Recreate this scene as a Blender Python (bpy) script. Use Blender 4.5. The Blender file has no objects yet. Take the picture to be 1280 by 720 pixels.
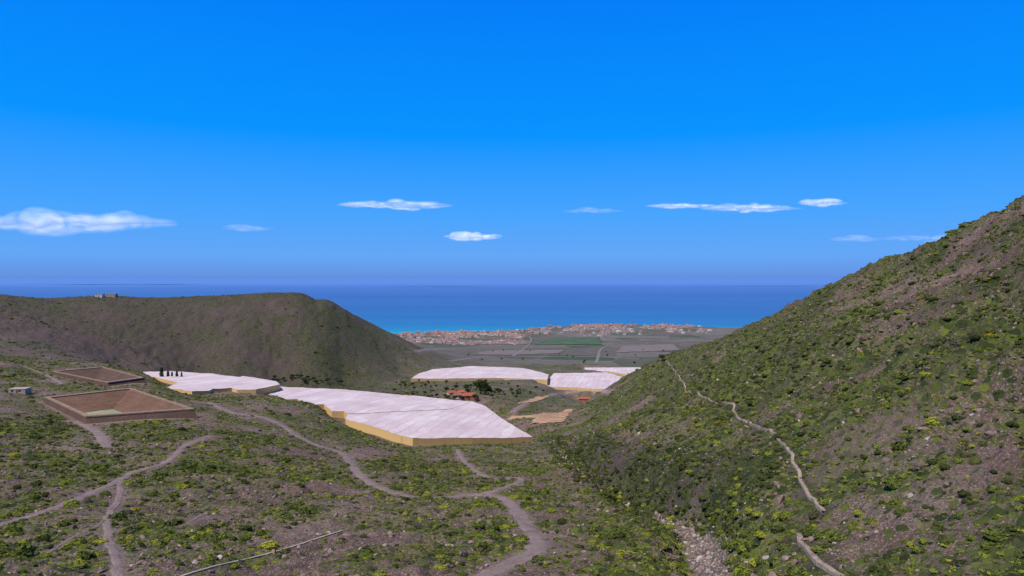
import bpy, bmesh, math, random
import numpy as np
from mathutils import Vector
rng=np.random.default_rng(11); random.seed(11)
F=853.0; HY=347.0; CAMZ=350.0
scene=bpy.context.scene
scene.view_settings.view_transform='Standard'
scene.view_settings.look='None'
COL=scene.collection
def U(px): return (px-640.0)/F
def S(py): return -(py-HY)/F

# ------------------------------------------------------------------ noise
def gn(x,y,seed):
    xi=np.floor(x).astype(np.int64); yi=np.floor(y).astype(np.int64)
    xf=x-xi; yf=y-yi
    def g(ix,iy,dx,dy):
        n=(ix*374761393+iy*668265263+seed*974634777)&0xffffffff
        n=((n^(n>>13))*1274126177)&0xffffffff
        n=n^(n>>16)
        a=n/4294967295.0*2*np.pi
        return np.cos(a)*dx+np.sin(a)*dy
    u=xf*xf*xf*(xf*(xf*6-15)+10); v=yf*yf*yf*(yf*(yf*6-15)+10)
    a=g(xi,yi,xf,yf); b=g(xi+1,yi,xf-1,yf); c=g(xi,yi+1,xf,yf-1); d=g(xi+1,yi+1,xf-1,yf-1)
    return ((a*(1-u)+b*u)*(1-v)+(c*(1-u)+d*u)*v)*1.5
def fbm(x,y,L,octv,seed,gain=.5):
    t=0;a=1
    for i in range(octv):
        t=t+a*gn(x/L*2**i+13.7*i,y/L*2**i-7.1*i,seed+i); a*=gain
    return t
def sst(a,b,x):
    t=np.clip((x-a)/(b-a),0,1); return t*t*(3-2*t)

# ------------------------------------------------------------------ terrain survey points (bearing, angle, distance)
C=[]
def cp(px,py,d): C.append((U(px),math.log(d),S(py)+44.8/d))
for u in (-1.3,-.75,-.4,0,.25):
    for y in (32,55,78):
        C.append((u,math.log(y),(-46+.16*(106-y))/y+44.8/y))
for a in [(-100,720,92),(0,720,95),(200,720,98),(400,720,102),(640,720,107),(780,720,108),(880,720,106),
 (-200,660,125),(0,660,128),(200,660,135),(400,660,142),(640,660,150),(800,660,150),(870,665,142),
 (-200,600,180),(0,600,185),(200,600,200),(400,600,225),(640,600,240),(760,607,232),
 (-200,560,235),(0,560,245),(200,560,265),(400,560,320),(540,560,375),(640,560,385),(700,560,380),
 (-200,530,290),(0,530,300),(110,532,318),(250,522,345),(330,505,420),
 (0,500,360),(50,502,378),(165,491,408),(210,505,380),(55,466,500),(120,480,445),(190,479,470),
 (-200,455,480),(0,452,500),(200,465,600),(348,484,580),(240,494,480),(130,456,560),
 (330,494,500),(430,521,430),(500,552,400),(666,553,410),(600,507,540),(430,489,600),(345,485,590),(560,530,450),
 (690,545,430),(700,530,480),(712,520,550),(640,500,610),
 (640,482,780),(560,482,760),(600,470,900),(700,482,850),(740,467,1050),(800,460,1250),(640,457,1250),(560,458,1100),
 (500,476,850),(430,478,790),(380,471,770),(820,462,1000),
 (700,441,1900),(850,441,1800),(600,441,1800),(560,436,2200),(700,426,3000),(850,425,3000),(560,426,3000),
 (640,418,3900),(540,420,3800),(740,408,4700),(850,410,4500),
 # western plateau
 (-400,366,740),(-200,367,760),(0,368,780),(60,372,800),(140,369,840),(200,371,870),(250,369,900),(310,367,930),(345,365.5,950),(375,366,970),(392,372,985),(406,374,995),(440,392,1030),(480,412,1080),(520,432,1150),(560,449,1230),
 (-200,400,670),(0,400,690),(150,405,760),(300,405,840),(400,415,890),(470,440,960),
 (-200,440,580),(0,440,600),(150,445,690),(250,455,750),(350,465,790),(430,471,840),(500,463,960),
 (-200,372,1300),(0,376,1300),(200,380,1350),(345,388,1350),(440,408,1400),(500,430,1600),
 (-300,400,2500),(0,400,2500),(200,402,2500),(400,412,2500),(480,430,2500),(-300,412,4000),(0,412,4000),(300,414,4000),
 # far side of the eastern ridge
 (1050,432,900),(900,450,950),(1280,440,1500),(1600,440,1500),(1050,440,1800),(1280,425,3000),(1600,425,3000),(1000,412,4300),(1500,412,4300)]:
    cp(*a)
for px,py in [(-400,414),(0,414),(300,416),(490,417),(560,415.5),(640,413),(700,408.5),(740,405.5),(800,406.5),(905,409.5),(1100,411),(1600,411)]:
    d=350*F/(py-HY); cp(px,py,d)
    C.append((U(px),math.log(max(d*1.25,6700)),-400/max(d*1.25,6700)+44.8/6700))
crest=[(1600,120,245),(1400,190,272),(1280,250,300),(1220,277,325),(1160,306,350),(1100,328,385),(1050,350,410),(1000,377,450),(960,396,490),(900,424,570),(850,441,640),(810,459,690),(765,480,690),(728,505,645)]
for px,py,d in crest:
    cp(px,py,d)
    k=0.05+0.1*max(0,min(1,(px-850)/430)); d2=d*1.35
    C.append((U(px),math.log(d2),S(py)-k+44.8/d2))
cu=[c[0] for c in crest][::-1]; cd=[c[2] for c in crest][::-1]
for px in (940,1030,1120,1220,1340,1500,1660):
    for y in (45,80,120,165,215,280,360,450):
        u=U(px); dc=np.interp(px,cu,cd)
        if y<dc*.9 and u*y>38:
            bulge=0.012*math.sin(px*.021+y*.02)
            C.append((u,math.log(y),-.18+.594*u+bulge))
for px,y in ((820,300),(800,400),(780,520),(850,500),(860,260)):
    C.append((U(px),math.log(y),-.18+.594*U(px)-.006))
C=np.array(C); VS=.45
XY=np.stack([C[:,0],C[:,1]*VS],1); n=len(C)
R=np.linalg.norm(XY[:,None]-XY[None],axis=2)
A=np.zeros((n+3,n+3)); A[:n,:n]=(R**1.5)
A[:n,:n]+=np.eye(n)*-2e-4
A[:n,n]=1; A[:n,n+1:]=XY; A[n,:n]=1; A[n+1:,:n]=XY.T
W=np.linalg.solve(A,np.concatenate([C[:,2],[0,0,0]]))
NU,NV=801,900
us=np.linspace(-1.2,1.2,NU); vs=np.linspace(math.log(35),math.log(7000),NV)
UU,VV=np.meshgrid(us,vs); YY=np.exp(VV); XX=UU*YY
cu_=np.linspace(-1.2,1.2,401); cv_=np.linspace(vs[0],vs[-1],450)
gu,gv=np.meshgrid(cu_,cv_); q=np.stack([gu.ravel(),gv.ravel()*VS],1)
res=np.empty(len(q))
for i in range(0,len(q),20000):
    qq=q[i:i+20000]; r=np.sqrt(((qq[:,None]-XY[None])**2).sum(2))
    res[i:i+20000]=(r**1.5)@W[:n]+W[n]+qq@W[n+1:]
res=res.reshape(450,401)
def bil(arr,fu,fv):
    H,Wd=arr.shape
    fu=np.clip(fu,0,Wd-1.001); fv=np.clip(fv,0,H-1.001)
    iu=fu.astype(int); iv=fv.astype(int); a=fu-iu; b=fv-iv
    return (arr[iv,iu]*(1-a)+arr[iv,iu+1]*a)*(1-b)+(arr[iv+1,iu]*(1-a)+arr[iv+1,iu+1]*a)*b
resf=bil(res,(UU+1.2)/2.4*400,(VV-vs[0])/(vs[-1]-vs[0])*449)
ZB=(resf-44.8/YY)*YY+CAMZ
rh=sst(35,85,XX)*(1-sst(620,760,YY))*sst(.08,.16,UU)
lh=(1-sst(U(430),U(580),UU))*sst(math.log(600),math.log(720),VV)*(1-sst(math.log(1300),math.log(1900),VV))
near=1-sst(230,330,YY)
rid=1-np.abs(fbm(XX/1.0+40*gn(XX/150,YY/150,5),YY/3.2,48,3,21))*2
rid2=1-np.abs(fbm((XX*.8+YY*.6),(YY*.8-XX*.6)/2.6,38,3,31))*2
ridf=np.maximum(0,1-np.abs(fbm(XX+25*gn(XX/90,YY/90,6),YY/2.6,26,3,24))*4)
ZB=ZB+near*1.3*fbm(XX,YY,38,2,1)+rh*(2.6*fbm(XX,YY,70,3,2)+3.0*(rid2-.6))+lh*(.9*(rid-.6)-1.3*ridf+1.0*fbm(XX,YY,38,5,3,.7))
def fit_skyline(tab,r0,r1,win,u0,u1,sm,local=None):
    global ZB
    s=(ZB-CAMZ)/YY; m=(YY>r0)&(YY<r1); sx_=np.where(m,s,-9); sm_=sx_.max(0); vc=vs[sx_.argmax(0)]
    pxs=us*F+640; des=S(np.interp(pxs,[t[0] for t in tab],[t[1] for t in tab]))
    d=des-sm_; d=np.where((pxs>=u0)&(pxs<=u1),d,0)
    k=np.exp(-.5*(np.arange(-40,41)/sm)**2); k/=k.sum(); dp=np.pad(d,40,mode='edge'); d=np.convolve(dp,k,'valid')
    w=win if local is None else win*np.exp(-((VV-vc[None,:])/local)**2)
    ZB=ZB+d[None,:]*YY*w
lefttab=[(-400,367),(-200,368),(0,367.5),(30,371),(60,373),(100,370.5),(140,369),(170,371.5),(200,372),(250,370),(300,368),(330,366),(345,365.5),(372,365.5),(384,368),(394,375.5),(405,373),(415,376.5),(440,392),(480,412),(520,431),(545,443),(560,449)]
wl=sst(math.log(560),math.log(800),VV)*(1-sst(math.log(1700),math.log(2600),VV))
fit_skyline(lefttab,600,2400,wl,-400,520,14.0)
fit_skyline(lefttab,600,2400,wl,-400,520,7.0,.16)
fit_skyline(lefttab,600,2400,wl,-400,520,1.5,.06)
wr=sst(30,110,XX)*sst(.1,.2,UU)*(1-sst(900,1300,YY))
fit_skyline([(c[0],c[1]) for c in crest][::-1],150,1100,wr,860,1600,8.0)
def zat(arr,x,y):
    x=np.asarray(x,float); y=np.maximum(np.asarray(y,float),35.1)
    return bil(arr,(x/y+1.2)/2.4*(NU-1),(np.log(y)-vs[0])/(vs[-1]-vs[0])*(NV-1))
def locate(px,py,off=0.0,arr=None):
    arr=ZB if arr is None else arr
    u=U(px); fu=(u+1.2)/2.4*(NU-1); iu=int(fu); a=fu-iu
    col=arr[:,iu]*(1-a)+arr[:,iu+1]*a; y=np.exp(vs)
    s=(col-CAMZ+off)/y; t=S(py); k=np.argmax(s>=t)
    if k==0: k=NV-1
    f=(t-s[k-1])/(s[k]-s[k-1]+1e-12); f=min(max(f,0),1)
    yy=math.exp(vs[k-1]+(vs[k]-vs[k-1])*f)
    return np.array([u*yy,yy,float(col[k-1]*(1-f)+col[k]*f)+off])
def smooth_path(ctrl,step=1.3):
    P=np.array(ctrl,float); P=np.vstack([2*P[0]-P[1],P,2*P[-1]-P[-2]]); out=[]
    for i in range(1,len(P)-2):
        for t in np.linspace(0,1,14,endpoint=False):
            p0,p1,p2,p3=P[i-1],P[i],P[i+1],P[i+2]
            out.append(.5*((2*p1)+(-p0+p2)*t+(2*p0-5*p1+4*p2-p3)*t*t+(-p0+3*p1-3*p2+p3)*t**3))
    out.append(P[-2])
    w=np.array([locate(a,b)[:2] for a,b in out])
    for _ in range(3):
        w[1:-1]=(w[:-2]+2*w[1:-1]+w[2:])/4
    L=np.concatenate([[0],np.cumsum(np.linalg.norm(np.diff(w,axis=0),axis=1))])
    m=max(4,int(L[-1]/step)); t=np.linspace(0,L[-1],m)
    return np.stack([np.interp(t,L,w[:,0]),np.interp(t,L,w[:,1])],1)
def inpoly(x,y,poly):
    c=np.zeros(np.shape(x),bool); n=len(poly); j=n-1
    for i in range(n):
        xi,yi=poly[i][:2]; xj,yj=poly[j][:2]
        c^=((yi>y)!=(yj>y))&(x<(xj-xi)*(y-yi)/(yj-yi+1e-12)+xi); j=i
    return c
def scalepoly(poly,m):
    P=np.array([p[:2] for p in poly]); c=P.mean(0); L=np.linalg.norm(P-c,axis=1,keepdims=True)
    return c+(P-c)*(L+m)/L

# ------------------------------------------------------------------ greenhouse and basin footprints, with graded ground
def plane_at(gx,gy,ax,ay,ad):
    x0=U(ax)*ad; return (gx,gy,S(ay)*ad+CAMZ-gx*x0-gy*ad)
def on_plane(px,py,pl):
    u,s=U(px),S(py); y=(pl[2]-CAMZ)/(s-pl[0]*u-pl[1]); return np.array([u*y,y,s*y+CAMZ])
pl1=plane_at(-.07,-.075,430,489,600)
qa,qb=on_plane(434,517,pl1),on_plane(562,511,pl1)
gy2=-.055; gx2=(qb[2]-qa[2]-gy2*(qb[1]-qa[1]))/(qb[0]-qa[0]); pl2=(gx2,gy2,qa[2]-gx2*qa[0]-gy2*qa[1]-.3)
ghs=[([(172,466),(212,463),(262,467),(300,471),(303,469.5),(345,476.5),(350,480),(320,486.5),(296,486.5),(290,485),(266,486),(262,488),(240,489),(206,485.5),(222,478.5)],plane_at(-.03,-.075,262,478,568),2.6,"pinkish white greenhouse canopy beside the cypress row"),
 ([(320,488.5),(338,482.5),(432,487),(520,495),(590,502),(562,511.2),(500,513.8),(434,517.4),(430,514),(415,513.5),(405,506),(388,506),(372,499),(358,499),(345,495)],pl1,4.4,"long white-netted greenhouse roof stepping above tan side netting"),
 ([(434,518),(500,514.3),(562,511.6),(590,502.3),(607,508),(632,526),(666,546.5),(590,547.5),(516,547),(490,541),(470,534),(450,529),(432,524)],pl2,5.0,"huge white-netted banana greenhouse with yellow side netting at the slope foot"),
 ([(514,473),(524,466.5),(542,461.5),(590,457.5),(655,460),(686,468),(684,474.5),(630,472.5),(560,473)],plane_at(-.02,-.07,600,470,880),3.2,"wide pale greenhouse with a curved outline on the valley floor"),
 ([(692,466.5),(758,465.5),(778,471),(763,487),(720,484.5),(680,483)],plane_at(0,-.06,720,480,860),3.2,"white greenhouse block beside a dirt road on the valley floor"),
 ([(730,459.5),(800,459),(803,463),(786,469),(764,464.5),(733,464)],plane_at(0,-.06,760,463,1120),3.2,"narrow white greenhouse strip on the valley floor")]
GP=[([on_plane(a,b,pl) for a,b in pts],pl,gh,lab) for pts,pl,gh,lab in ghs]
def graded(poly,plane,dz,steps):
    global ZB
    w=np.zeros(ZB.shape)
    for m in steps: w+=inpoly(XX,YY,scalepoly(poly,m))
    w/=len(steps); w=w*w*(3-2*w)
    ZB=ZB*(1-w)+(plane[0]*XX+plane[1]*YY+plane[2]-dz)*w
for P,pl,gh,lab in GP: graded(P,pl,gh,(4,7,9,11,14,18,23,28))
RZ=CAMZ-66
def rimpt(px,py,rz):
    d=(CAMZ-rz)*F/(py-HY); return np.array([U(px)*d,d,rz])
basins=[([(57,496.5),(163,485),(242,511),(108,520.5)],RZ,7.0,"open square irrigation reservoir with brown walls and a shallow green floor"),
        ([(66,464),(128,458.5),(180,472),(135,478)],RZ-2,5.5,"empty brown-walled reservoir basin behind the larger one")]
BP=[([rimpt(a,b,rz) for a,b in pts],rz,dep,lab) for pts,rz,dep,lab in basins]
occ=np.zeros(ZB.shape)
for pts,pl,gh,lab in GP: occ=np.maximum(occ,inpoly(XX,YY,scalepoly(pts,2)))
for pts,rz,dep,lab in BP:
    o=inpoly(XX,YY,scalepoly(pts,14)); occ=np.maximum(occ,inpoly(XX,YY,scalepoly(pts,7)))
    ZB=np.where(o,np.minimum(ZB,rz-2.4),ZB)

tracks=[
 ([(600,722),(635,705),(665,692),(672,680),(660,660),(645,638),(628,622),(600,618),(560,621),(510,620),(472,608),(450,594),(436,575),(425,565),(400,558),(372,545),(350,530),(325,521),(300,518),(280,512),(262,503)],1.75,"dirt_track"),
 ([(600,618),(628,610),(650,602),(648,597),(622,599),(600,592),(582,578),(575,568),(572,562)],1.3,"dirt_track"),
 ([(-30,662),(20,650),(70,634),(120,614),(150,600),(168,590),(205,579),(222,566),(235,555),(262,545)],1.25,"dirt_track"),
 ([(150,722),(143,695),(134,665),(138,640),(150,620),(150,600)],.8,"dirt_track"),
 ([(85,526),(108,532),(122,541),(130,552),(133,560)],2.0,"dirt_track"),
 ([(30,458),(60,470),(78,480)],1.4,"dirt_track"),
 ([(60,692),(90,672),(125,655),(150,628)],.35,"footpath"),
 ([(215,648),(230,655),(260,640)],.35,"footpath"),
 ([(638,522),(670,520),(700,518),(712,512)],4,"dirt_track"),
 ([(640,516),(660,503),(690,494),(725,489),(765,490)],2.2,"dirt_track"),
 ([(560,452),(610,446),(680,446),(745,446),(800,449)],3,"valley_road"),
 ([(745,455),(748,446),(752,436),(770,430),(830,424)],3.5,"valley_road"),
 ([(520,440),(560,436),(640,432),(700,432),(790,434),(880,430)],3.5,"valley_road"),
 ([(640,446),(655,436),(664,426),(660,418)],3.5,"valley_road"),
]
TP=[(smooth_path(c,1.3 if hw<3 else 5),hw,nm) for c,hw,nm in tracks]
bed=smooth_path([(688,548),(700,560),(716,574),(732,586),(748,598),(768,611),(800,624),(832,634),(856,647),(874,664),(884,688),(888,712),(890,735)],1.3)
chan=smooth_path([(832,450),(842,462),(856,482),(858,490),(880,498),(900,511),(916,515),(919,530),(935,543),(941,551),(962,562),(974,577),(994,593),(1003,606),(1008,616),(1021,630),(1028,642)],1.2)
chan2=smooth_path([(998,668),(1003,680),(1012,696),(1030,710),(1055,722)],1.0)
wallp=smooth_path([(225,722),(262,708),(300,697),(350,684),(400,672),(428,664)],1.0)
wallp=np.stack([np.linspace(wallp[0,0],wallp[-1,0],len(wallp))*.7+wallp[:,0]*.3,np.linspace(wallp[0,1],wallp[-1,1],len(wallp))*.7+wallp[:,1]*.3],1)
bwf=lambda y:np.interp(y,[100,135,160,176,400],[4.6,3.6,2.2,.9,.9]); bw=bwf(bed[:,1])
PM=np.full(ZB.shape,99.0); PMbed=np.full(ZB.shape,99.0); PMc=np.full(ZB.shape,99.0); PMw=np.full(ZB.shape,99.0)
def stamp(PM,pts,hw,R0=9):
    for x,y in pts:
        fu=(x/y+1.2)/2.4*(NU-1); fv=(math.log(y)-vs[0])/(vs[-1]-vs[0])*(NV-1)
        ru=int((R0+hw)/(y*2.4/(NU-1)))+1; rv=int((R0+hw)/(y*(vs[1]-vs[0])))+1
        a,b=max(0,int(fv)-rv),min(NV,int(fv)+rv+2); c,d=max(0,int(fu)-ru),min(NU,int(fu)+ru+2)
        if a>=b or c>=d: continue
        dd=np.hypot(XX[a:b,c:d]-x,YY[a:b,c:d]-y)-hw
        PM[a:b,c:d]=np.minimum(PM[a:b,c:d],dd)
for p,hw,nm in TP: stamp(PM,p,hw)
PMroad=PM.copy()
stamp(PMbed,bed,0,22)
for p_,w_ in zip(bed,bw):
    if p_[1]<172: stamp(PM,[p_],w_*.55)
for p in (chan,chan2): stamp(PM,p,.3,5); stamp(PMc,p,0,6)
stamp(PM,wallp,.1,3); stamp(PMw,wallp,0,6)
# ------------------------------------------------------------------ final ground heights
far=1-sst(500,1500,YY)
flat=sst(0.0,5.0,PMroad)*(1-occ)*(.35+.65*sst(0,2.5,PM))*sst(.6,5,PMw)*sst(.5,5,PMc)
hillm=np.maximum(rh,np.maximum(lh,.5*near))
det=(.6+1.4*hillm)*(.55*fbm(XX,YY,11,2,41)+.36*fbm(XX,YY,4.2,2,51))+hillm*1.4*np.maximum(0,fbm(XX,YY,6,3,61)-.12)+.17*fbm(XX,YY,1.3,2,65)*(YY<260)
det+=rh*1.5*np.maximum(0,1-np.abs(fbm(XX,YY,16,3,63))*5)
Z=ZB+det*flat*far
Z=Z-sst(0,1,1-(PMroad+1)/2.2)*0.10*(PMroad<90)
o_=np.argsort(bed[:,1]); bedx=np.interp(YY,bed[o_,1],bed[o_,0]); side_=XX-bedx
yr=sst(112,150,YY)*(1-sst(330,420,YY))
Z=Z+yr*4.5*sst(3.0,9.5,side_+2.4*fbm(XX,YY,10,3,68))*(1-sst(20,60,side_))
bwid=bwf(YY)
gd=np.interp(YY,[100,125,170,230,330,400],[2.6,3.0,4.2,4.2,3.0,0])
Z=Z-gd*(1-sst(0,6.0,PMbed-bwid*.9+2.4*fbm(XX,YY,8,3,67)))*(1-sst(0,1,1-np.clip(PMroad,0,3)/3))
for pts,rz,dep,lab in BP:
    Z=np.where(inpoly(XX,YY,scalepoly(pts,-1.0)),rz-dep-2,Z)
Sg=(Z-CAMZ)/YY; CM=np.maximum.accumulate(Sg,axis=0)

# ------------------------------------------------------------------ material helpers
class NT:
    def __init__(s,nt): s.t=nt; nt.nodes.clear()
    def n(s,typ,ins=None,**at):
        nd=s.t.nodes.new(typ)
        for k,v in at.items(): setattr(nd,k,v)
        for k,v in (ins or {}).items():
            sk=nd.inputs[k]
            if isinstance(v,bpy.types.NodeSocket): s.t.links.new(v,sk)
            else: sk.default_value=v
        return nd
    def mix(s,f,a,b,bt='MIX'):
        nd=s.n('ShaderNodeMix',data_type='RGBA',blend_type=bt)
        for i,v in ((0,f),(6,a),(7,b)):
            if isinstance(v,bpy.types.NodeSocket): s.t.links.new(v,nd.inputs[i])
            else: nd.inputs[i].default_value=v if i==0 else (*v,1)
        return nd.outputs[2]
    def math(s,op,a,b=0.0,c=0.0,clamp=False):
        nd=s.n('ShaderNodeMath',operation=op,use_clamp=clamp)
        for i,v in enumerate((a,b,c)):
            if isinstance(v,bpy.types.NodeSocket): s.t.links.new(v,nd.inputs[i])
            else: nd.inputs[i].default_value=v
        return nd.outputs[0]
    def ramp(s,f,stops,interp='LINEAR'):
        nd=s.n('ShaderNodeValToRGB',{0:f}); r=nd.color_ramp; r.interpolation=interp
        while len(r.elements)<len(stops): r.elements.new(.5)
        for e,(p,c) in zip(r.elements,stops):
            e.position=p; e.color=(*c,1) if len(c)==3 else c
        return nd.outputs[0]
    def noise(s,vec,sc,det=4,rough=.55,dist=0.0):
        return s.n('ShaderNodeTexNoise',{'Vector':vec,'Scale':sc,'Detail':det,'Roughness':rough,'Distortion':dist}).outputs['Fac']
    def rng(s,v,a,b,c=0,d=1):
        return s.n('ShaderNodeMapRange',{'Value':v,'From Min':a,'From Max':b,'To Min':c,'To Max':d}).outputs[0]
def mat(name):
    m=bpy.data.materials.new(name); m.use_nodes=True; return m,NT(m.node_tree)
def finish(N,col,rough=.9,bump=None,bs=.3,bd=.1,spec=.2,extra=None):
    ins={'Base Color':col if isinstance(col,bpy.types.NodeSocket) else (*col,1),'Roughness':rough,'Specular IOR Level':spec}
    if bump is not None:
        ins['Normal']=N.n('ShaderNodeBump',{'Height':bump,'Strength':bs,'Distance':bd}).outputs[0]
    p=N.n('ShaderNodeBsdfPrincipled',ins)
    N.n('ShaderNodeOutputMaterial',{'Surface':p.outputs[0]})
    return p
def simple(name,c,var=.25,sc=1.0,rough=.85):
    m,N=mat(name); pos=N.n('ShaderNodeNewGeometry').outputs['Position']
    f=N.noise(pos,sc,5,.6)
    col=N.mix(N.rng(f,.3,.7),tuple(x*(1-var) for x in c),tuple(min(1,x*(1+var)) for x in c))
    finish(N,col,rough,f,.2,.05); return m

# ground
mg,N=mat("ground_scrub")
pos=N.n('ShaderNodeNewGeometry').outputs['Position']
zone=N.n('ShaderNodeVertexColor',layer_name='zone'); sep=N.n('ShaderNodeSeparateColor',{0:zone.outputs[0]})
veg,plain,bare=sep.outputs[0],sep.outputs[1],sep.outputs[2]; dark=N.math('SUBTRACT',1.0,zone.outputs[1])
n1=N.noise(pos,.03,5,.6); n2=N.noise(pos,.22,6,.65); n3=N.noise(pos,1.6,5,.7)
soil=N.ramp(N.math('ADD',N.math('MULTIPLY',n1,.5),N.math('MULTIPLY',n2,.5)),[(.38,(.105,.067,.055)),(.46,(.175,.112,.092)),(.54,(.240,.158,.130)),(.63,(.290,.215,.182))])
soil=N.mix(N.rng(n3,.42,.64,0,.8),soil,(.062,.044,.039),'MIX')
soil=N.mix(N.rng(N.noise(pos,3.1,3,.6),.54,.65,0,.85),soil,(.42,.32,.275))
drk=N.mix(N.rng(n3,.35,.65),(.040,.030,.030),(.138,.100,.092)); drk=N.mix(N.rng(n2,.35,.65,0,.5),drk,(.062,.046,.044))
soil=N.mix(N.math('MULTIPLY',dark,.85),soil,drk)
def spots(scale,a,b):
    v=N.n('ShaderNodeTexVoronoi',{'Vector':pos,'Scale':scale,'Randomness':1.0},feature='F1')
    return N.math('LESS_THAN',N.math('ADD',v.outputs['Distance'],N.math('MULTIPLY',n3,.5)),N.math('MULTIPLY_ADD',veg,a,b)),v
spot,vor=spots(.42,.44,.39)
spot2,vor2=spots(1.05,.56,.36)
spot3,vor3=spots(2.6,.64,.36)
sepv=N.n('ShaderNodeSeparateColor',{0:vor.outputs['Color']}); sepw=N.n('ShaderNodeSeparateColor',{0:vor2.outputs['Color']})
gcol=N.ramp(sepv.outputs[0],[(0,(.036,.046,.019)),(.4,(.064,.083,.023)),(.75,(.10,.125,.027)),(1,(.16,.185,.035))])
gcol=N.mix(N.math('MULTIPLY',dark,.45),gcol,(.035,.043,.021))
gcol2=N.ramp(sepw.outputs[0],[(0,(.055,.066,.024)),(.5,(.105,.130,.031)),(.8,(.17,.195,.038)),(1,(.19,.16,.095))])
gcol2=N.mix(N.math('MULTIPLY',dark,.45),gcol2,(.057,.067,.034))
inv=N.math('SUBTRACT',1.0,bare)
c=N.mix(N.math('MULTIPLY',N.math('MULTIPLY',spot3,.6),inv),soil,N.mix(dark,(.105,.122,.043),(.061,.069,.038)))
c=N.mix(N.math('MULTIPLY',N.math('MULTIPLY',spot2,.8),inv),c,gcol2)
c=N.mix(N.math('MULTIPLY',spot,inv),c,gcol)
dust=N.mix(n3,(.22,.155,.135),(.33,.25,.22))
c=N.mix(N.math('MULTIPLY',bare,.5),c,dust)
mp=N.n('ShaderNodeMapping',{'Vector':pos,'Scale':(1/150,1/260,0),'Rotation':(0,0,.25)})
fv=N.n('ShaderNodeTexVoronoi',{'Vector':mp.outputs[0],'Scale':1.0,'Randomness':.75},feature='F1')
fs=N.n('ShaderNodeSeparateColor',{0:fv.outputs['Color']})
fcol=N.ramp(fs.outputs[0],[(0,(.15,.125,.11)),(.2,(.10,.112,.078)),(.34,(.175,.148,.13)),(.48,(.072,.10,.056)),(.6,(.19,.16,.145)),(.72,(.11,.115,.082)),(.86,(.15,.13,.115))],'CONSTANT')
fcol=N.mix(N.rng(N.noise(pos,.02,6,.7),.42,.66,0,.6),fcol,(.09,.096,.075))
fe=N.n('ShaderNodeTexVoronoi',{'Vector':mp.outputs[0],'Scale':1.0,'Randomness':.75},feature='DISTANCE_TO_EDGE')
fcol=N.mix(N.math('MULTIPLY',N.math('LESS_THAN',fe.outputs['Distance'],.02),.35),fcol,(.24,.205,.185))
c=N.mix(plain,c,fcol)
hgt=N.math('ADD',N.math('MULTIPLY',n3,.8),N.math('ADD',N.math('MULTIPLY',n2,1.5),N.math('ADD',N.math('MULTIPLY',spot,.45),N.math('MULTIPLY',spot2,.25))))
finish(N,c,.95,hgt,1.0,1.0,.1)

mt,N=mat("dusty_dirt"); pos=N.n('ShaderNodeNewGeometry').outputs['Position']
a=N.noise(pos,.25,5,.6); b=N.noise(pos,2.5,4,.7)
c=N.mix(N.rng(a,.3,.7),(.16,.115,.105),(.28,.21,.19)); c=N.mix(N.rng(b,.52,.68,0,.7),c,(.34,.27,.24)); c=N.mix(N.rng(b,.28,.47,.8,0),c,(.09,.066,.058))
finish(N,c,.95,b,.8,.3,.1)
mr,N=mat("orange_tan_dirt"); pos=N.n('ShaderNodeNewGeometry').outputs['Position']
a=N.noise(pos,.08,5,.6); finish(N,N.mix(N.rng(a,.35,.65),(.30,.165,.09),(.45,.29,.175)),.95)
mvr=simple("dusty_asphalt",(.19,.165,.15),.2,.05)
mbed,N=mat("streambed_gravel"); pos=N.n('ShaderNodeNewGeometry').outputs['Position']
v=N.n('ShaderNodeTexVoronoi',{'Vector':pos,'Scale':1.6}); vs_=N.n('ShaderNodeSeparateColor',{0:v.outputs['Color']})
c=N.ramp(vs_.outputs[0],[(0,(.11,.088,.072)),(.5,(.20,.165,.14)),(1,(.31,.26,.225))])
c=N.mix(N.rng(v.outputs['Distance'],.25,.6,0,.8),c,(.08,.062,.052))
finish(N,c,.9,N.math('MULTIPLY',v.outputs['Distance'],-1.0),.9,.4,.1)
mconc,N=mat("weathered_concrete"); pos=N.n('ShaderNodeNewGeometry').outputs['Position']
a=N.noise(pos,.11,3,.6); b=N.noise(pos,1.2,4,.6)
c=N.mix(N.rng(b,.3,.7),(.22,.17,.13),(.42,.33,.26)); c=N.mix(N.rng(a,.48,.60,0,.6),c,(.11,.08,.062))
finish(N,c,.9)
mpale=simple("tan_stone",(.36,.285,.225),.3,.8)
def wallmat(nm,a1,a2,a3):
    m,N=mat(nm); pos=N.n('ShaderNodeNewGeometry').outputs['Position']
    a=N.noise(pos,.12,5,.6); st=N.noise(N.n('ShaderNodeMapping',{'Vector':pos,'Scale':(.8,.8,.06)}).outputs[0],1,4,.6)
    hz=N.n('ShaderNodeSeparateXYZ',{0:pos}).outputs[2]
    bd=N.math('GREATER_THAN',N.math('ABSOLUTE',N.math('SUBTRACT',N.math('FRACT',N.math('DIVIDE',hz,1.6)),.5)),.44)
    c=N.mix(N.rng(a,.3,.7),a1,a2); c=N.mix(N.rng(st,.48,.7,0,.65),c,a3); c=N.mix(N.math('MULTIPLY',bd,.3),c,a3)
    finish(N,c,.9,a,.2,.2); return m
mwallb=wallmat("red_brown_render",(.115,.062,.038),(.178,.100,.063),(.065,.038,.027))
mbank=wallmat("dark_earth_embankment",(.078,.047,.033),(.120,.074,.052),(.050,.033,.026))
mrim=simple("pale_mortar",(.25,.165,.115),.3,.6)
mfloor,N=mat("reservoir_floor"); pos=N.n('ShaderNodeNewGeometry').outputs['Position']
finish(N,N.mix(N.rng(N.noise(pos,.05,4,.6),.42,.58),(.22,.26,.13),(.36,.33,.20)),.6)
mnet,N=mat("white_greenhouse_netting")
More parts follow.
